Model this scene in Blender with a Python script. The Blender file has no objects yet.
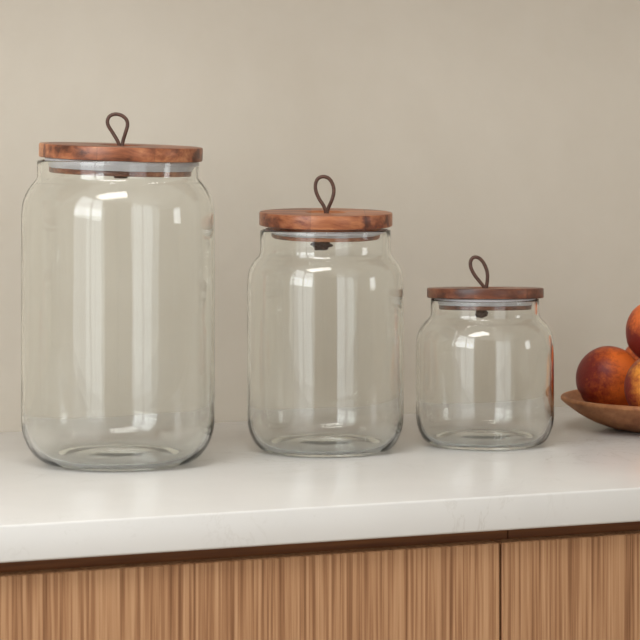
import bpy, bmesh, math, random
from mathutils import Vector, Matrix, noise
random.seed(4)
PI = math.pi
C = bpy.context.scene
COL = C.collection

# ---------------------------------------------------------------- survey of the place
F_PX = 2860.0        # focal length for a 640 px wide frame
CAM_H = 0.33         # eye above the worktop (worktop top is z = 0)
HORIZON = 112.0
YAW = math.radians(23.33)
CT, ST = math.cos(YAW), math.sin(YAW)

def room(X, Y):      # camera-aligned ground coordinates -> room coordinates
    return (X*CT + Y*ST, -X*ST + Y*CT)

WALL_V = 2.837
FRONT_V = 2.196
FLOOR_Z, CEIL_Z = -0.90, 1.90
LEFT_U, RIGHT_U, REAR_V = -0.45, 3.2, -1.7

# ---------------------------------------------------------------- helpers
def link_mesh(name, bm, mat, parent=None, smooth=False, loc=None, auto=None):
    bmesh.ops.recalc_face_normals(bm, faces=bm.faces[:])
    me = bpy.data.meshes.new(name)
    bm.to_mesh(me); bm.free()
    o = bpy.data.objects.new(name, me)
    COL.objects.link(o)
    if mat: me.materials.append(mat)
    if parent: o.parent = parent
    if loc: o.location = loc
    if smooth:
        for p in me.polygons: p.use_smooth = True
        if auto is not None:
            me.set_sharp_from_angle(angle=math.radians(auto))
    return o

def empty(name, loc, rz=0.0, parent=None):
    o = bpy.data.objects.new(name, None); COL.objects.link(o)
    o.empty_display_size = 0.02
    o.location = loc; o.rotation_euler = (0, 0, rz)
    if parent: o.parent = parent
    return o

def tag(o, label=None, cat=None, group=None, kind=None):
    if label: o['label'] = label
    if cat: o['category'] = cat
    if group: o['group'] = group
    if kind: o['kind'] = kind
    return o

def add_box(bm, x0, x1, y0, y1, z0, z1, bevel=0.0, seg=2):
    vs = [bm.verts.new((x, y, z)) for x in (x0, x1) for y in (y0, y1) for z in (z0, z1)]
    idx = [(0,1,3,2), (4,6,7,5), (0,4,5,1), (2,3,7,6), (0,2,6,4), (1,5,7,3)]
    fs = [bm.faces.new([vs[i] for i in f]) for f in idx]
    if bevel > 0:
        es = list({e for f in fs for e in f.edges})
        bmesh.ops.bevel(bm, geom=es, offset=bevel, segments=seg, affect='EDGES', profile=0.5)

def add_lathe(bm, prof, n=128, cx=0, cy=0, wob=None):
    """prof: list of (r, z); r==0 makes a pole"""
    rings = []
    for (r, z) in prof:
        if r <= 1e-7:
            rings.append([bm.verts.new((cx, cy, z))])
        else:
            ring = []
            for k in range(n):
                a = 2*PI*k/n
                rr = r*(wob(a, z) if wob else 1.0)
                ring.append(bm.verts.new((cx+rr*math.cos(a), cy+rr*math.sin(a), z)))
            rings.append(ring)
    for a, b in zip(rings[:-1], rings[1:]):
        if len(a) == 1 and len(b) == 1: continue
        for k in range(n):
            k2 = (k+1) % n
            if len(a) == 1: bm.faces.new((a[0], b[k], b[k2]))
            elif len(b) == 1: bm.faces.new((a[k], a[k2], b[0]))
            else: bm.faces.new((a[k], a[k2], b[k2], b[k]))

def catmull(pts, sub=8, closed=False):
    P = [Vector(p) for p in pts]; n = len(P); out = []
    rng = n if closed else n-1
    for i in range(rng):
        if closed: p0, p1, p2, p3 = P[(i-1) % n], P[i], P[(i+1) % n], P[(i+2) % n]
        else: p0, p1, p2, p3 = P[max(i-1, 0)], P[i], P[i+1], P[min(i+2, n-1)]
        for k in range(sub):
            t = k/sub
            out.append(0.5*((2*p1) + (-p0+p2)*t + (2*p0-5*p1+4*p2-p3)*t*t + (-p0+3*p1-3*p2+p3)*t**3))
    if not closed: out.append(P[-1])
    return out

def add_tube(bm, pts, r, n=12, closed=False):
    P = [Vector(p) for p in pts]; m = len(P)
    T = []
    for i in range(m):
        if closed: t = P[(i+1) % m]-P[i-1]
        else: t = P[min(i+1, m-1)]-P[max(i-1, 0)]
        T.append(t.normalized())
    N = T[0].orthogonal().normalized(); rings = []
    for i in range(m):
        N = (N - T[i]*N.dot(T[i])).normalized(); B = T[i].cross(N)
        rr = r(i/(m-1)) if callable(r) else r
        rings.append([bm.verts.new(P[i]+rr*(math.cos(2*PI*k/n)*N+math.sin(2*PI*k/n)*B)) for k in range(n)])
    prs = list(zip(rings[:-1], rings[1:]))
    for a, b in prs:
        for k in range(n):
            bm.faces.new((a[k], a[(k+1) % n], b[(k+1) % n], b[k]))
    if closed:
        a, b = rings[-1], rings[0]
        off = min(range(n), key=lambda s: (a[0].co-b[s].co).length)
        for k in range(n):
            bm.faces.new((a[k], a[(k+1) % n], b[(k+1+off) % n], b[(k+off) % n]))
    else:
        bm.faces.new(rings[0][::-1]); bm.faces.new(rings[-1])

# ---------------------------------------------------------------- materials
def srgb(r, g, b):
    f = lambda c: (c/255/12.92) if c/255 <= 0.04045 else ((c/255+0.055)/1.055)**2.4
    return (f(r), f(g), f(b), 1.0)

class NT:
    def __init__(s, name):
        s.m = bpy.data.materials.new(name); s.m.use_nodes = True
        s.t = s.m.node_tree; s.t.nodes.clear()
        s.out = s.n('ShaderNodeOutputMaterial')
    def n(s, kind, **kw):
        nd = s.t.nodes.new(kind)
        for k, v in kw.items():
            if k in nd.inputs.keys(): nd.inputs[k].default_value = v
            else: setattr(nd, k, v)
        return nd
    def l(s, a, b): s.t.links.new(a, b)
    def coords(s, scale=(1,1,1), rot=(0,0,0), loc=(0,0,0)):
        tc = s.n('ShaderNodeTexCoord'); mp = s.n('ShaderNodeMapping')
        mp.inputs['Scale'].default_value = scale; mp.inputs['Rotation'].default_value = rot
        mp.inputs['Location'].default_value = loc
        s.l(tc.outputs['Object'], mp.inputs['Vector']); return mp.outputs['Vector']
    def noise(s, vec, scale, detail=4, rough=0.55, dist=0.0):
        nd = s.n('ShaderNodeTexNoise', Scale=scale, Detail=detail, Roughness=rough, Distortion=dist)
        s.l(vec, nd.inputs['Vector']); return nd.outputs['Fac']
    def ramp(s, fac, stops, interp='LINEAR'):
        nd = s.n('ShaderNodeValToRGB'); cr = nd.color_ramp; cr.interpolation = interp
        while len(cr.elements) < len(stops): cr.elements.new(0.5)
        for e, (p, c) in zip(cr.elements, stops): e.position = p; e.color = c if len(c) == 4 else (*c, 1)
        s.l(fac, nd.inputs['Fac']); return nd.outputs['Color']
    def mix(s, fac, a, b, mode='MIX'):
        nd = s.n('ShaderNodeMix', data_type='RGBA', blend_type=mode)
        for sock, v in ((nd.inputs[0], fac), (nd.inputs[6], a), (nd.inputs[7], b)):
            if isinstance(v, (float, int, tuple)): sock.default_value = v
            else: s.l(v, sock)
        return nd.outputs[2]
    def math(s, op, a, b=0.0):
        nd = s.n('ShaderNodeMath', operation=op)
        for sock, v in ((nd.inputs[0], a), (nd.inputs[1], b)):
            if isinstance(v, (float, int)): sock.default_value = v
            else: s.l(v, sock)
        return nd.outputs[0]
    def bump(s, h, strength, dist):
        nd = s.n('ShaderNodeBump', Strength=strength, Distance=dist)
        s.l(h, nd.inputs['Height']); return nd.outputs['Normal']
    def bsdf(s, color, rough=0.5, normal=None, **kw):
        b = s.n('ShaderNodeBsdfPrincipled')
        for k, v in dict({'Base Color': color, 'Roughness': rough}, **kw).items():
            if isinstance(v, (float, int, tuple)): b.inputs[k].default_value = v
            else: s.l(v, b.inputs[k])
        if normal: s.l(normal, b.inputs['Normal'])
        s.l(b.outputs[0], s.out.inputs['Surface']); return b

def mat_plaster(name, base, var):
    t = NT(name); v = t.coords()
    n1 = t.noise(v, 3.0, 5, 0.6, 0.6); n2 = t.noise(v, 26.0, 4, 0.6)
    col = t.ramp(n1, [(0.3, base), (0.72, var)])
    col = t.mix(t.math('MULTIPLY', n2, 0.10), col, (0.95, 0.92, 0.86, 1))
    nb = t.noise(v, 60.0, 5, 0.6)
    t.bsdf(col, 0.9, t.bump(nb, 0.12, 0.002))
    return t.m

def mat_plain(name, color, rough=0.6, **kw):
    t = NT(name); v = t.coords(); n = t.noise(v, 40, 3)
    c = t.mix(t.math('MULTIPLY', n, 0.12), color, tuple(0.8*x for x in color[:3])+(1,))
    t.bsdf(c, rough, None, **kw); return t.m

def mat_quartz():
    t = NT('white_quartz')
    v = t.coords()
    n1 = t.noise(v, 12.0, 6, 0.62, 1.2)
    d = t.math('ABSOLUTE', t.math('SUBTRACT', n1, 0.5))
    vein = t.ramp(d, [(0.0, (1, 1, 1)), (0.012, (0, 0, 0))])
    mask = t.ramp(t.noise(v, 5.0, 2), [(0.48, (0, 0, 0)), (0.66, (1, 1, 1))])
    n2 = t.noise(v, 3.0, 4, 0.6)
    base = t.ramp(n2, [(0.3, srgb(211, 210, 207)), (0.7, srgb(221, 220, 217))])
    sp = t.ramp(t.noise(v, 160.0, 2, 0.5), [(0.70, (0, 0, 0)), (0.78, (1, 1, 1))])
    base = t.mix(t.math('MULTIPLY', sp, 0.12), base, srgb(176, 172, 164))
    k = t.math('MULTIPLY', t.math('MULTIPLY', vein, mask), 0.38)
    col = t.mix(k, base, srgb(176, 170, 160))
    t.bsdf(col, 0.24, None, **{'Specular IOR Level': 0.5}); return t.m

def mat_veneer():
    """striped vertical veneer; stripes follow the cabinet's width"""
    t = NT('striped_oak_veneer')
    v = t.coords((1, 1, 0.012))
    w = t.coords((1, 1, 0.05))
    a = t.noise(v, 340.0, 3, 0.6); b = t.noise(w, 75.0, 3, 0.6)
    s = t.math('ADD', t.math('MULTIPLY', a, 0.82), t.math('MULTIPLY', b, 0.18))
    col = t.ramp(s, [(0.34, srgb(122, 82, 54)), (0.45, srgb(156, 113, 79)), (0.53, srgb(180, 137, 100)), (0.66, srgb(198, 157, 119))])
    big = t.noise(t.coords((1, 1, 0.2)), 9.0, 3)
    col = t.mix(t.math('MULTIPLY', big, 0.22), col, srgb(148, 108, 74))
    fib = t.noise(t.coords((1, 1, 0.04)), 900.0, 2)
    t.bsdf(col, 0.55, t.bump(fib, 0.15, 0.0006), **{'Specular IOR Level': 0.3}); return t.m

def mat_dark_rail():
    t = NT('dark_walnut'); v = t.coords((0.05, 1, 1)); n = t.noise(v, 160, 4)
    c = t.ramp(n, [(0.3, srgb(122, 68, 28)), (0.7, srgb(166, 102, 50))])
    t.bsdf(c, 0.55); return t.m

def mat_acacia(name, seed, dark, mid, light, amt):
    """board of joined staves with wavy grain along x"""
    t = NT(name)
    v0 = t.coords(loc=(seed*1.7, seed*0.9, seed*2.3))
    warp = t.n('ShaderNodeTexNoise', Scale=16.0, Detail=2.0); t.l(v0, warp.inputs['Vector'])
    vm = t.n('ShaderNodeVectorMath', operation='MULTIPLY_ADD')
    t.l(warp.outputs['Color'], vm.inputs[0]); vm.inputs[1].default_value = (0.02, 0.02, 0.022); t.l(v0, vm.inputs[2])
    mp = t.n('ShaderNodeMapping'); mp.inputs['Scale'].default_value = (0.08, 0.9, 1.0)
    t.l(vm.outputs[0], mp.inputs['Vector'])
    g = t.noise(mp.outputs['Vector'], 190.0, 5, 0.65)
    g2 = t.noise(mp.outputs['Vector'], 48.0, 3, 0.6)
    sep = t.n('ShaderNodeSeparateXYZ'); t.l(v0, sep.inputs[0])
    # staves: joints across the board
    st = t.n('ShaderNodeTexWhiteNoise', noise_dimensions='1D')
    fl = t.math('FLOOR', t.math('MULTIPLY', sep.outputs['X'], 19.0)); t.l(fl, st.inputs['W'])
    fr = t.math('FRACT', t.math('MULTIPLY', sep.outputs['X'], 19.0))
    joint = t.ramp(fr, [(0.0, (1, 1, 1)), (0.012, (1, 1, 1)), (0.022, (0, 0, 0))])
    s = t.math('ADD', t.math('MULTIPLY', g, 0.42), t.math('MULTIPLY', g2, 0.58))
    s = t.math('ADD', s, t.math('MULTIPLY', t.math('SUBTRACT', st.outputs['Value'], 0.5), amt))
    col = t.ramp(s, [(0.34, dark), (0.47, mid), (0.62, light)])
    streak = t.ramp(g2, [(0.34, (1, 1, 1)), (0.40, (0, 0, 0))])
    col = t.mix(t.math('MULTIPLY', streak, 0.55), col, dark)
    col = t.mix(t.math('MULTIPLY', joint, 0.35), col, dark)
    t.bsdf(col, 0.36, t.bump(g, 0.15, 0.0004), **{'Specular IOR Level': 0.5}); return t.m

def mat_glass():
    t = NT('clear_jar_glass')
    v = t.coords((1, 1, 0.25)); n = t.noise(v, 26.0, 2, 0.5)
    b = t.bump(n, 0.35, 0.0012)
    g = t.n('ShaderNodeBsdfGlass', IOR=1.48, Roughness=0.0, Color=(0.993, 0.998, 0.992, 1))
    t.l(b, g.inputs['Normal'])
    t.l(g.outputs[0], t.out.inputs['Surface'])
    return t.m

def mat_silicone():
    t = NT('frosted_silicone'); v = t.coords(); n = t.noise(v, 30, 2)
    c = t.ramp(n, [(0.3, srgb(238, 235, 238)), (0.7, srgb(246, 243, 246))])
    t.bsdf(c, 0.35, None, **{'Transmission Weight': 0.1, 'IOR': 1.4, 'Subsurface Weight': 0.2, 'Subsurface Radius': (0.004, 0.004, 0.004)})
    return t.m

def mat_leather():
    t = NT('brown_leather_cord'); v = t.coords(); n = t.noise(v, 400, 3)
    c = t.ramp(n, [(0.3, srgb(66, 42, 33)), (0.7, srgb(98, 66, 52))])
    t.bsdf(c, 0.5, t.bump(n, 0.2, 0.0003)); return t.m

def mat_bowl():
    t = NT('carved_bowl_wood')
    v = t.coords((1, 0.25, 1)); g = t.noise(v, 120.0, 4, 0.6, 0.4); g2 = t.noise(v, 22.0, 3)
    s = t.math('ADD', t.math('MULTIPLY', g, 0.5), t.math('MULTIPLY', g2, 0.5))
    c = t.ramp(s, [(0.35, srgb(128, 80, 50)), (0.5, srgb(156, 104, 68)), (0.65, srgb(176, 124, 84))])
    t.bsdf(c, 0.6, t.bump(g, 0.2, 0.0005), **{'Specular IOR Level': 0.3}); return t.m

def mat_peach(name, seed, thr, soft, under, face, pull):
    """face: unit vector (object space) of the blushed cheek"""
    t = NT(name); v = t.coords(loc=(seed, seed*2, seed*3)); v0 = t.coords()
    big = t.noise(v, 24.0, 4, 0.65, 0.8); sp = t.noise(v, 210.0, 5, 0.8)
    nrm = t.n('ShaderNodeVectorMath', operation='NORMALIZE'); t.l(v0, nrm.inputs[0])
    dp = t.n('ShaderNodeVectorMath', operation='DOT_PRODUCT'); t.l(nrm.outputs[0], dp.inputs[0]); dp.inputs[1].default_value = face
    s = t.math('ADD', t.math('MULTIPLY', big, 0.50), t.math('MULTIPLY', sp, 0.50))
    s = t.math('ADD', s, t.math('MULTIPLY', dp.outputs['Value'], pull))
    red = t.mix(sp, srgb(72, 18, 20), srgb(146, 46, 32))
    yel = t.mix(big, under, srgb(204, 92, 40))
    m = t.ramp(s, [(thr-soft, (0, 0, 0)), (thr, (.55, .55, .55)), (thr+soft, (1, 1, 1))])
    c = t.mix(m, yel, red)
    pores = t.noise(v, 330.0, 2)
    t.bsdf(c, 0.46, t.bump(pores, 0.4, 0.0006), **{'Sheen Weight': 0.04, 'Sheen Roughness': 0.4, 'Sheen Tint': (1, 0.75, 0.6, 1), 'Specular IOR Level': 0.3})
    return t.m

M_wall = mat_plaster('beige_limewash', srgb(198, 189, 174), srgb(206, 198, 184))
M_room = mat_plaster('pale_room_paint', srgb(202, 197, 188), srgb(212, 207, 198))
M_ceil = mat_plaster('white_ceiling_paint', srgb(232, 229, 222), srgb(238, 235, 229))
M_floor = mat_plain('oak_floor', srgb(168, 146, 120), 0.5)
M_quartz = mat_quartz(); M_veneer = mat_veneer(); M_rail = mat_dark_rail()
M_glass = mat_glass(); M_sil = mat_silicone(); M_cord = mat_leather(); M_bowl = mat_bowl()
M_frame = mat_plain('painted_window_frame', srgb(225, 222, 215), 0.5)

# ---------------------------------------------------------------- the room
def struct(name, boxes, mat):
    bm = bmesh.new()
    for b in boxes: add_box(bm, *b)
    return tag(link_mesh(name, bm, mat), kind='structure')

T = 0.12
struct('wall_back', [(LEFT_U-T, RIGHT_U+T, WALL_V, WALL_V+T, FLOOR_Z, CEIL_Z)], M_wall)
struct('floor', [(LEFT_U-T, RIGHT_U+T, REAR_V-T, WALL_V+T, FLOOR_Z-0.1, FLOOR_Z)], M_floor)
struct('ceiling', [(LEFT_U-T, RIGHT_U+T, REAR_V-T, WALL_V+T, CEIL_Z, CEIL_Z+0.1)], M_ceil)

def wall_with_window(name, axis, at0, at1, s0, s1, a, b, zlo, zhi):
    """axis 'u': the wall runs along u (at v=at0..at1); 'v': it runs along v"""
    pcs = [(s0, a, FLOOR_Z, CEIL_Z), (b, s1, FLOOR_Z, CEIL_Z), (a, b, FLOOR_Z, zlo), (a, b, zhi, CEIL_Z)]
    bx = [((p, q, at0, at1, z0, z1) if axis == 'u' else (at0, at1, p, q, z0, z1)) for p, q, z0, z1 in pcs]
    struct(name, bx, M_room)

def window_frame(name, axis, at, a, b, zlo, zhi, mull):
    w = 0.045; bx = []
    rects = [(a, b, zlo, zlo+w), (a, b, zhi-w, zhi), (a, a+w, zlo+w, zhi-w), (b-w, b, zlo+w, zhi-w)]
    for k in range(1, mull+1):
        c = a+(b-a)*k/(mull+1); rects.append((c-w*.4, c+w*.4, zlo+w, zhi-w))
    for p, q, z0, z1 in rects:
        bx.append((p, q, at-.025, at+.025, z0, z1) if axis == 'u' else (at-.025, at+.025, p, q, z0, z1))
    struct(name, bx, M_frame)

WL = (0.72, 2.15, -0.75, 1.80)      # left wall opening (v0, v1, z0, z1)
WR = (0.45, 1.15, 0.12, 0.85)        # right wall opening
WB = (0.62, 2.6, -0.75, 1.80)        # rear wall opening (u0, u1, z0, z1)
wall_with_window('wall_left', 'v', LEFT_U-T, LEFT_U, REAR_V-T, WALL_V, *WL)
wall_with_window('wall_right', 'v', RIGHT_U, RIGHT_U+T, REAR_V-T, WALL_V, *WR)
wall_with_window('wall_rear', 'u', REAR_V-T, REAR_V, LEFT_U, RIGHT_U, *WB)
window_frame('window_1', 'v', LEFT_U-T*.5, *WL, 1)
window_frame('window_2', 'v', RIGHT_U+T*.5, *WR, 0)
window_frame('window_3', 'u', REAR_V-T*.5, *WB, 1)

def daylight(name, loc, rot, sx, sz, radiance, col):
    L = bpy.data.lights.new(name, 'AREA'); L.shape = 'RECTANGLE'; L.size = sx; L.size_y = sz
    L.energy = radiance*PI*sx*sz; L.color = col      # even radiance over the pane
    o = bpy.data.objects.new(name, L); COL.objects.link(o); o.location = loc; o.rotation_euler = rot
    return o
mid = lambda a, b: (a+b)/2
EYE = CAM_H     # the horizon outside: bright sky above it, darker ground below
D_SKY = (0.955, 0.985, 1.0); D_GND = (0.985, 1.0, 0.97)
xl = LEFT_U-T-.02; xr = RIGHT_U+T+.02; yb = REAR_V-T-.02
def pair(name, kind, W, sky, low, ground):
    # bright overcast sky, the brightest band low in the sky, ground below it
    BAND = EYE+.40
    for nm, z0, z1, rad, col in (('sky', max(BAND, W[2]), W[3], sky, D_SKY), ('low_sky', max(EYE, W[2]), min(BAND, W[3]), low, D_SKY), ('ground', W[2], EYE, ground, D_GND)):
        if z1-z0 < .02: continue
        c, h, wd = mid(z0, z1), z1-z0, W[1]-W[0]
        if kind == 'L': daylight(nm+'_light_'+name, (xl, mid(W[0], W[1]), c), (0, -PI/2, 0), h, wd, rad, col)
        if kind == 'R': daylight(nm+'_light_'+name, (xr, mid(W[0], W[1]), c), (0, PI/2, 0), h, wd, rad, col)
        if kind == 'B': daylight(nm+'_light_'+name, (mid(W[0], W[1]), yb, c), (PI/2, 0, 0), wd, h, rad, col)
pair('left', 'L', WL, 4.0, 6.0, 1.25)
pair('right', 'R', WR, 4.0, 4.0, 4.0)
pair('rear', 'B', WB, 1.1, 1.1, 1.0)

w = bpy.data.worlds.new('overcast_sky'); C.world = w; w.use_nodes = True
w.node_tree.nodes['Background'].inputs['Color'].default_value = (0.9, 0.95, 1.0, 1)
w.node_tree.nodes['Background'].inputs['Strength'].default_value = 0.6

# an added strip light brightens the worktop front; an added board shades its back
SH_Z, SH_V, FILL_V = 0.80, 2.480, 2.4396
bm = bmesh.new(); add_box(bm, -0.4, 2.8, SH_V, WALL_V-.0005, SH_Z, SH_Z+.025, .001, 1)
tag(link_mesh('shade_board', bm, M_veneer), 'unseen board added above the jars to shade the back of the worktop', 'shade board')
lf = empty('fill_strip', (1.15, FILL_V, CEIL_Z)); tag(lf, 'unseen strip light added to brighten the front of the worktop', 'fill light')
bm = bmesh.new(); add_box(bm, -.92, .92, -.012, .012, -.022, -.0002, .002, 2)
link_mesh('housing', bm, M_frame, lf)
Ld = bpy.data.lights.new('strip_fill', 'AREA'); Ld.shape = 'RECTANGLE'; Ld.size = 1.8; Ld.size_y = .018
Ld.energy = 1.6; Ld.color = (0.97, 0.98, 1.0)
lo = bpy.data.objects.new('strip_fill', Ld); COL.objects.link(lo); lo.parent = lf; lo.location = (0, 0, -.024)

# unseen fill panel overhead, added to lift the worktop and the low wall
lp = empty('fill_panel', (0.22, 1.35, CEIL_Z)); tag(lp, 'unseen wide fill light added overhead to brighten the worktop and wall', 'fill light')
bm = bmesh.new()
for x0, x1, y0, y1 in ((-.63, .63, -.33, -.30), (-.63, .63, .30, .33), (-.63, -.60, -.30, .30), (.60, .63, -.30, .30)):
    add_box(bm, x0, x1, y0, y1, -.04, -.0002)
add_box(bm, -.60, .60, -.30, .30, -.012, -.0002)
link_mesh('panel_frame', bm, M_frame, lp)
Lp = bpy.data.lights.new('panel_fill', 'AREA'); Lp.shape = 'RECTANGLE'; Lp.size = 1.18; Lp.size_y = .58
Lp.energy = 25.0; Lp.color = (1.0, 0.985, 0.965)
po = bpy.data.objects.new('panel_fill', Lp); COL.objects.link(po); po.parent = lp; po.location = (0, 0, -.03)

# ---------------------------------------------------------------- worktop and cabinets
bm = bmesh.new(); add_box(bm, LEFT_U+.001, 2.9, FRONT_V, WALL_V-0.0005, -0.030, 0.0, 0.0020, 4)
tag(link_mesh('worktop', bm, M_quartz, smooth=True, auto=40), 'white quartz kitchen worktop with faint grey veins against the beige wall', 'worktop')

def on_front(x, v):            # u of the point at image column x on the plane at depth v
    k = (x-320)/F_PX           # X = k Y ; v = -X ST + Y CT
    Y = v/(CT-k*ST); return room(k*Y, Y)[0]

DOOR_V = FRONT_V+0.012; SEAM = on_front(501, DOOR_V); RSEAM = on_front(508, DOOR_V+.028)
def cabinet(u0, u1, label):
    r = empty('base_cabinet', (mid(u0, u1), mid(FRONT_V, WALL_V), FLOOR_Z))
    tag(r, label, 'cabinet', 'base cabinets under the worktop')
    ox, oy, oz = -mid(u0, u1), -mid(FRONT_V, WALL_V), -FLOOR_Z
    def part(name, boxes, mat, bev=0.0008):
        b = bmesh.new()
        for x0, x1, y0, y1, z0, z1 in boxes: add_box(b, x0+ox, x1+ox, y0+oy, y1+oy, z0+oz, z1+oz, bev, 1)
        return link_mesh(name, b, mat, r)
    p = 0.018
    part('carcass', [(u0+.0004, u0+p, DOOR_V+.062, WALL_V-.002, -.80, -.031), (u1-p, u1-.0004, DOOR_V+.062, WALL_V-.002, -.80, -.031),
                     (u0+p, u1-p, DOOR_V+.062, WALL_V-.002, -.80, -.782), (u0+p, u1-p, WALL_V-.012, WALL_V-.002, -.782, -.031)], M_rail)
    e0, e1 = (u0+.0006, RSEAM-.0004) if u1 <= SEAM+.001 else (RSEAM+.0004, u1-.0006)
    part('rail', [(e0, e1, DOOR_V+.028, DOOR_V+.046, -.110, -.0306)], M_rail)
    part('door', [(u0+.0010, u1-.0010, DOOR_V, DOOR_V+.020, -.79, -.0425)], M_veneer, .001)
    part('plinth', [(u0+.0006, u1-.0006, DOOR_V+.07, DOOR_V+.088, -.90, -.801)], M_rail)
    return r
cabinet(SEAM-0.90, SEAM, 'striped oak cabinet under the worktop, left of the door gap')
cabinet(SEAM, SEAM+0.90, 'striped oak cabinet under the worktop, right of the door gap')
cabinet_far = None

# ---------------------------------------------------------------- jars
def smooth_prof(pts, sub=6):
    return [(p.x, p.z) for p in catmull([(r, 0, z) for r, z in pts], sub)]

def make_jar(cx, Y, s, outer_px, inner_off, neck_in, rim_y, lid, wood, jar_label, rollx=0.0, rolly=0.0, seed=0):
    X = (cx-320)/F_PX*Y; u, v = room(X, Y)
    root = empty('storage_jar', (u, v, 0.0), -YAW)
    tag(root, jar_label, 'jar', 'glass storage jars in a row on the worktop')
    zy = lambda y: CAM_H-(y-HORIZON)*Y/F_PX
    R = lambda px: px*Y/F_PX
    # --- glass body : outer profile from the base centre up, over the rim, and down the inside
    Rb, base_r, corner, top_pts = outer_px
    rb = R(Rb); br = R(base_r); ch = R(corner)
    base = [(0, .0050), (br*.30, .0049), (br*.60, .0042), (br*.80, .0026), (br*.90, .0010), (br*.97, .0002), (br*1.03, .0001)]
    n = 18; w = rb-br*1.03; cor = []
    for k in range(1, n+1):
        a = k/n*PI/2
        cor.append((br*1.03+w*math.sin(a), .0001+ch*(1-math.cos(a))))
    shoulder = [(R(p), zy(y)) for p, y in top_pts]
    zmid = mid(ch, shoulder[0][1])
    lead = shoulder[0][1]-(shoulder[1][1]-shoulder[0][1])
    nk = shoulder[-1]                                 # foot of the neck, a tight inner corner
    sp = [(rb, zmid), (rb, mid(zmid, lead))]+smooth_prof([(rb, lead)]+shoulder, 7)+[(nk[0]-.0001, nk[1]+.0012)]
    up = cor+sp                                      # corner, wall, shoulder, neck
    rn_o = R(top_pts[-1][0]); rn_i = R(neck_in); zr = zy(rim_y); th = inner_off
    # inner skin: the outer one moved inwards along its normal
    inn = []
    for i, (r, z) in enumerate(up):
        a0 = up[max(i-1, 0)]; a1 = up[min(i+1, len(up)-1)]
        dx, dz = a1[0]-a0[0], a1[1]-a0[1]; q = math.hypot(dx, dz)
        fr = min(1, z/(ch*1.1)); t_ = th+(.0024*(1-fr))
        if z > shoulder[0][1]: t_ = th+((rn_o-rn_i)-th)*min(1, max(0, (z-shoulder[0][1])/(shoulder[-1][1]-shoulder[0][1])))
        inn.append((r-dz/q*t_, z+dx/q*t_))
    bz = inn[0][1]
    hr = (rn_o-rn_i)/2; cr = mid(rn_o, rn_i)
    prof = base+up+[(rn_o, mid(sp[-1][1], zr))]
    prof += [(cr+hr*math.cos(k/10*PI), zr-hr+hr*math.sin(k/10*PI)) for k in range(11)]
    prof += [(rn_i, mid(sp[-1][1], zr))]
    prof += inn[::-1]
    prof += [(br*.92, bz+.0000), (br*.75, bz+.0006), (br*.5, bz+.0022), (br*.25, bz+.0034), (0, bz+.0036)]
    sd = random.Random(seed)
    ph = [sd.uniform(0, 6.28) for _ in range(6)]
    def wob(a, z):
        return 1+.0016*math.sin(2*a+ph[0]+3*z)+.0009*math.sin(3*a+ph[1]+9*z)+.0005*math.sin(7*a+ph[2]+14*z)
    bm = bmesh.new(); add_lathe(bm, prof, 160, wob=wob)
    body = link_mesh('glass_body', bm, M_glass, root, smooth=True)
    # --- lid assembly, its origin at the centre of the board's underside
    Lr, ly0, ly1, plug_r, lip_y, gas_top, gas_bot, plug_bot, gas_r0, gas_r1, lcx = lid
    zb = zy(ly1); Lrm = R(Lr); th_l = zy(ly0)-zb
    lx = R(lcx-cx)
    L = empty('lid', (lx, 0, zb), 0, root); 
    L.rotation_euler = (math.radians(rollx), math.radians(rolly), 0)
    tag(L, 'round wooden lid with a leather loop')
    b = .0012; rec = .0205; hole = .0026; T_ = th_l
    pr = [(hole, -.0005+0), (hole+.0001, T_-.0024), (rec-.006, T_-.0022), (rec-.0012, T_-.0015), (rec, T_-.0003), (rec+.0008, T_), (Lrm-b, T_),
          (Lrm-b*.3, T_-b*.3), (Lrm, T_-b), (Lrm, b), (Lrm-b*.3, b*.3), (Lrm-b, 0), (Lrm*.5, 0), (hole, -.0005)]
    bm = bmesh.new(); add_lathe(bm, pr[:-1], 128)
    # close inner bore
    link_mesh('lid_board', bm, wood, L, smooth=True, auto=35)
    zl = lambda y: zy(y)-zb
    pR = R(plug_r)
    # plug: stepped collar carrying the gasket
    pr = [(0, -.00005), (R(gas_r1)-.0035, -.00005), (R(gas_r1)-.0030, zl(gas_bot)+.0003), (pR, zl(gas_bot)), (pR+.0003, zl(gas_bot)-.0006), (pR+.0002, zl(plug_bot)+.0006), (pR-.0006, zl(plug_bot)), (0, zl(plug_bot))]
    if lip_y:
        pr = [(0, -.00005), (R(lip_y[0]), -.00005), (R(lip_y[0]), zl(lip_y[1])), (R(gas_r1)-.0035, zl(lip_y[1])-.00005)] + pr[2:]
    bm = bmesh.new(); add_lathe(bm, pr, 96)
    link_mesh('lid_plug', bm, wood, L, smooth=True, auto=35)
    g0, g1 = zl(gas_top)-.0001, zl(gas_bot)+.0002
    r0, r1 = R(gas_r0), R(gas_r1)
    ins = r1-.0030
    pr = [(ins, g0), (r0-.0008, g0), (r0, g0-.0006), (r0-.0001, g0-.0016)]
    hgt = g0-g1
    pr += [(r0-.0001, g0-hgt*.42), (r0-(r0-r1)*.18, g0-hgt*.52), (r1+.0004, g0-hgt*.94), (r1, g1), (ins, g1), (ins, g0)]
    bm = bmesh.new(); add_lathe(bm, pr, 96); bmesh.ops.remove_doubles(bm, verts=bm.verts[:], dist=1e-6)
    tag(link_mesh('gasket', bm, M_sil, L, smooth=True, auto=35), 'whitish silicone sealing ring')
    return root, L, zl, R, zb

def make_loop(L, R, zl, lid_cx, pts, tube_px=1.85):
    bm = bmesh.new()
    P = [(R(x-lid_cx), yy, zl(y)) for x, y, yy in pts]
    add_tube(bm, catmull(P, 8), R(tube_px), 12)
    return link_mesh('cord_loop', bm, M_cord, L, smooth=True)

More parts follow.
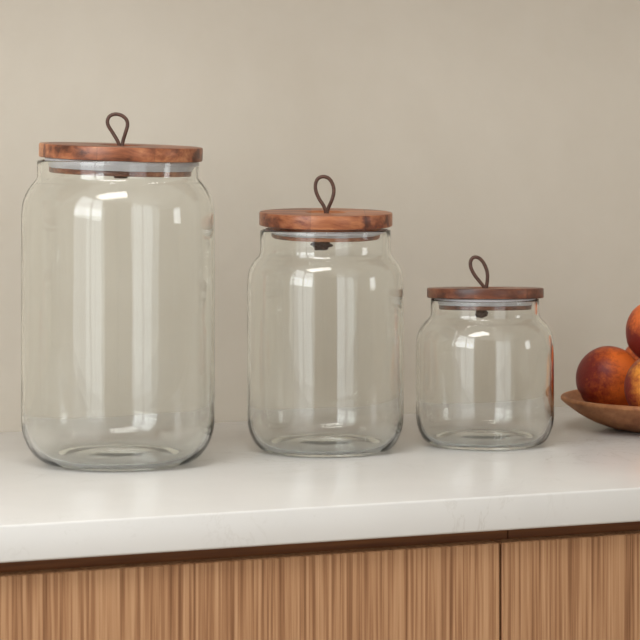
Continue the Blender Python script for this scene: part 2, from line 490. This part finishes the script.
def make_knot(L, R, zl, cx, lid_cx, ytop, ybot, wpx, seed, lumpy=.25):
    bm = bmesh.new()
    bmesh.ops.create_icosphere(bm, subdivisions=4, radius=1.0)
    zc = mid(zl(ytop), zl(ybot)); hz = abs(zl(ytop)-zl(ybot))/2; hw = R(wpx)/2
    for v in bm.verts:
        d = v.co.normalized()
        # overlapping wraps of cord
        k = 1+lumpy*(noise.noise(d*1.9+Vector((seed, 0, 0)))) + lumpy*.35*math.sin(7*d.z+4*d.x+seed)
        sq = max(abs(d.x), abs(d.y), abs(d.z))**-0.45
        v.co = Vector((d.x*hw*k*sq*.86, d.y*hw*.8*k*sq*.86, d.z*hz*k*sq*.86))
    mx = max(v.co.z for v in bm.verts)
    off = zl(ytop)-mx-.0001
    for v in bm.verts: v.co += Vector((R(cx-lid_cx), 0, off))
    return link_mesh('cord_knot', bm, M_cord, L, smooth=True)

W1 = mat_acacia('acacia_honey', 1.62, srgb(78, 42, 28), srgb(146, 86, 56), srgb(196, 134, 92), 0.22)
W2 = mat_acacia('acacia_chestnut', 2.3, srgb(66, 32, 22), srgb(130, 70, 44), srgb(184, 120, 80), 0.16)
W3 = mat_acacia('acacia_walnut_brown', 3.6, srgb(66, 36, 26), srgb(112, 64, 44), srgb(150, 96, 66), 0.14)

# jar 1
r1, L1, zl1, R1, zb1 = make_jar(118.2, 2.689, 1, (96.5, 62, 44, [(96.5, 219), (96.0, 208), (94.2, 198.5), (90.3, 190), (85.6, 183.4), (82.7, 180.2), (81.2, 177.6), (80.8, 174.8)]),
    .0026, 77.4, 159.8, (81.8, 145.2, 159.0, 70.5, None, 159.2, 169.0, 174.0, 75.8, 71.3, 120.7), W1,
    'tall glass jar at the left end of the row, largest of the three', 0.7, 1.9, 1)
make_loop(L1, R1, zl1, 120.7, [(119.6, 158, .0), (119.2, 147, -.0008), (117.0, 141, -.001), (111.5, 132.5, 0), (107.2, 126, 0), (106.3, 121, 0), (108.6, 116.4, 0), (114, 114.3, 0), (120.5, 115.6, 0), (125.2, 119.6, 0), (126.4, 125, 0), (124.8, 132, 0), (122.6, 140, .001), (121.6, 147, .0008), (121.0, 158, 0)])
make_knot(L1, R1, zl1, 121.3, 120.7, 174.0, 179.6, 16, 1, .10)
# jar 2
r2, L2, zl2, R2, zb2 = make_jar(325.4, 2.79, 1, (78.2, 56, 34, [(78.2, 290), (77.8, 280), (76.6, 271.5), (73.6, 264), (69.5, 258.7), (66.9, 255.7), (65.6, 253.0), (65.2, 250.2)]),
    .0024, 62.4, 229.6, (66.6, 212.0, 225.6, 54.4, (55.2, 229.2), 229.2, 234.8, 238.2, 61.2, 55.4, 325.8), W2,
    'medium glass jar in the middle of the row, its lid raised and tilted', 1.6, 0.5, 2)
make_loop(L2, R2, zl2, 325.8, [(326.0, 224, 0), (325.6, 213, -.0008), (323.6, 206, -.001), (319.0, 199, 0), (315.6, 191, 0), (315.2, 184, 0), (317.8, 178.5, 0), (323.3, 176.6, 0), (329.0, 178.9, 0), (332.8, 185.6, 0), (333.4, 193, 0), (331.2, 201, 0), (328.6, 207, .001), (327.0, 213, .0008), (326.6, 224, 0)])
make_knot(L2, R2, zl2, 321.5, 325.8, 238.2, 251, 21, 5, .34)
# jar 3
r3, L3, zl3, R3, zb3 = make_jar(484.9, 2.84, 1, (68.9, 50, 31, [(68.9, 352), (68.7, 343), (67.3, 334.5), (64.2, 327.5), (60.2, 322.0), (56.8, 318.6), (54.7, 315.8), (54.1, 313.0)]),
    .0024, 51.4, 298.6, (58.3, 287.8, 297.8, 46.0, None, 298.0, 305.4, 309.2, 50.2, 46.9, 485.3), W3,
    'small squat glass jar at the right end of the row beside the bowl', -2.3, 0.0, 3)
make_loop(L3, R3, zl3, 485.3, [(484.8, 298, 0), (484.0, 288, -.0008), (480.4, 282.5, -.001), (474.6, 275, 0), (470.8, 267, 0), (471.0, 260.5, 0), (474.6, 257.2, 0), (479.8, 258.6, 0), (484.2, 264, 0), (487.2, 272, 0), (487.4, 280, 0), (486.4, 288, .0008), (485.6, 298, 0)])
make_knot(L3, R3, zl3, 481.5, 485.3, 309.2, 318.6, 14, 8, .18)

# ---------------------------------------------------------------- bowl of peaches
BY = 2.99; BX = (682-320)/F_PX*BY
bu, bv = room(BX, BY)
def make_bowl():
    k = BY/F_PX; R_ = 121*k
    pr = [(0, .0015), (.056, .0015), (.059, 0), (.068, 0), (.078, .0020), (.092, .0070), (.106, .0142), (.117, .0218), (R_-.0014, .0282), (R_, .0306), (R_-.0010, .0328), (R_-.0034, .0334), (R_-.0058, .0322),
          (.112, .0245), (.098, .0160), (.080, .0102), (.060, .0072), (.03, .0064), (0, .0062)]
    prs = pr[:4]+smooth_prof(pr[4:], 4)
    bm = bmesh.new(); add_lathe(bm, prs, 128)
    o = link_mesh('fruit_bowl', bm, M_bowl, None, smooth=True, auto=60, loc=(bu, bv, 0)); o.rotation_euler = (0, 0, -YAW)
    return tag(o, 'shallow brown wooden bowl holding peaches at the right edge', 'bowl')
make_bowl()

def make_peach(x, y, Y, rpx, mat, label, rot, squash=.96):
    k = Y/F_PX; r = rpx*k
    u, v = room((x-320)*k, Y); z = CAM_H-(y-HORIZON)*k
    bm = bmesh.new(); nu, nv = 64, 40
    prof = []
    def pt(th, ph):
        d = Vector((math.sin(th)*math.cos(ph), math.sin(th)*math.sin(ph), math.cos(th)))
        rr = 1.0
        rr -= .20*math.exp(-(th/.30)**2)                 # stem dimple
        rr += .035*math.exp(-((PI-th)/.22)**2)           # tip
        g = math.exp(-(min(ph, 2*PI-ph)/.16)**2)         # seam
        rr -= .045*g*math.sin(th)
        rr += .012*noise.noise(d*1.7+Vector((x, y, 0)))
        return Vector((d.x*r*rr, d.y*r*rr, d.z*r*rr*squash))
    top = bm.verts.new(pt(0, 1)); bot = bm.verts.new(pt(PI, 1)); rings = []
    for i in range(1, nv):
        rings.append([bm.verts.new(pt(PI*i/nv, 2*PI*j/nu)) for j in range(nu)])
    for j in range(nu):
        bm.faces.new((top, rings[0][j], rings[0][(j+1) % nu])); bm.faces.new((bot, rings[-1][(j+1) % nu], rings[-1][j]))
    for a, b in zip(rings[:-1], rings[1:]):
        for j in range(nu): bm.faces.new((a[j], b[j], b[(j+1) % nu], a[(j+1) % nu]))
    o = link_mesh('peach', bm, mat, None, smooth=True, loc=(u, v, z)); o.rotation_euler = rot
    return tag(o, label, 'peach', 'peaches in the wooden bowl')

from mathutils import Euler
def cheek(rot, cam_dir):
    d = Vector(cam_dir).normalized(); rx, ry = room(d.x, d.y)
    return tuple(Euler(rot).to_matrix().inverted() @ Vector((rx, ry, d.z)))
for x, y, Y, rp, rot, sq, mt, lab in (
    (609, 379.5, 2.985, 33.6, (1.2, .3, 1.9), .97, ('peach_skin_red', 1.3, .515, .12, srgb(226, 114, 40), (-1, .1, .12), .26), 'red and orange peach at the left end of the bowl'),
    (657, 388, 2.915, 34.0, (1.3, -.2, .6), .95, ('peach_skin_gold', 7.1, .54, .10, srgb(222, 156, 56), (-.9, .5, -.2), .26), 'golden peach with a dull red edge at the front of the bowl'),
    (657, 332.5, 2.985, 32.5, (.5, 1.1, .3), .95, ('peach_skin_orange', 4.4, .53, .10, srgb(214, 112, 52), (-.5, .0, -.9), .26), 'orange peach on top of the others, cut off by the right edge'),
    (652, 367, 3.068, 32, (1.0, .5, 2.6), .95, ('peach_skin_back', 9.4, .54, .10, srgb(218, 116, 52), (-.5, .4, -.4), .10), 'peach at the back, only a sliver showing under the top one')):
    make_peach(x, y, Y, rp, mat_peach(mt[0], mt[1], mt[2], mt[3], mt[4], cheek(rot, mt[5]), mt[6]), lab, rot, sq)

# ---------------------------------------------------------------- camera and output
cam = bpy.data.cameras.new('camera'); co = bpy.data.objects.new('camera', cam); COL.objects.link(co)
co.location = (0, 0, CAM_H); co.rotation_euler = (PI/2, 0, -YAW)
cam.sensor_width = 36; cam.lens = F_PX/640*36
cam.shift_y = -(320-HORIZON)/640
cam.dof.use_dof = True; cam.dof.focus_distance = 2.70; cam.dof.aperture_fstop = 22.0
cam.clip_start = 0.05; cam.clip_end = 50
C.camera = co
C.view_settings.view_transform = 'Standard'; C.view_settings.look = 'None'
C.view_settings.gamma = 1.0; C.view_settings.use_curve_mapping = False
C.view_settings.exposure = 0.0
cy = C.cycles
cy.use_denoising = True
try: cy.denoiser = 'OPENIMAGEDENOISE'
except Exception: pass
cy.max_bounces = 24; cy.transmission_bounces = 20; cy.glossy_bounces = 10; cy.diffuse_bounces = 5
cy.transparent_max_bounces = 16
cy.caustics_refractive = True; cy.caustics_reflective = True
cy.sample_clamp_indirect = 8.0
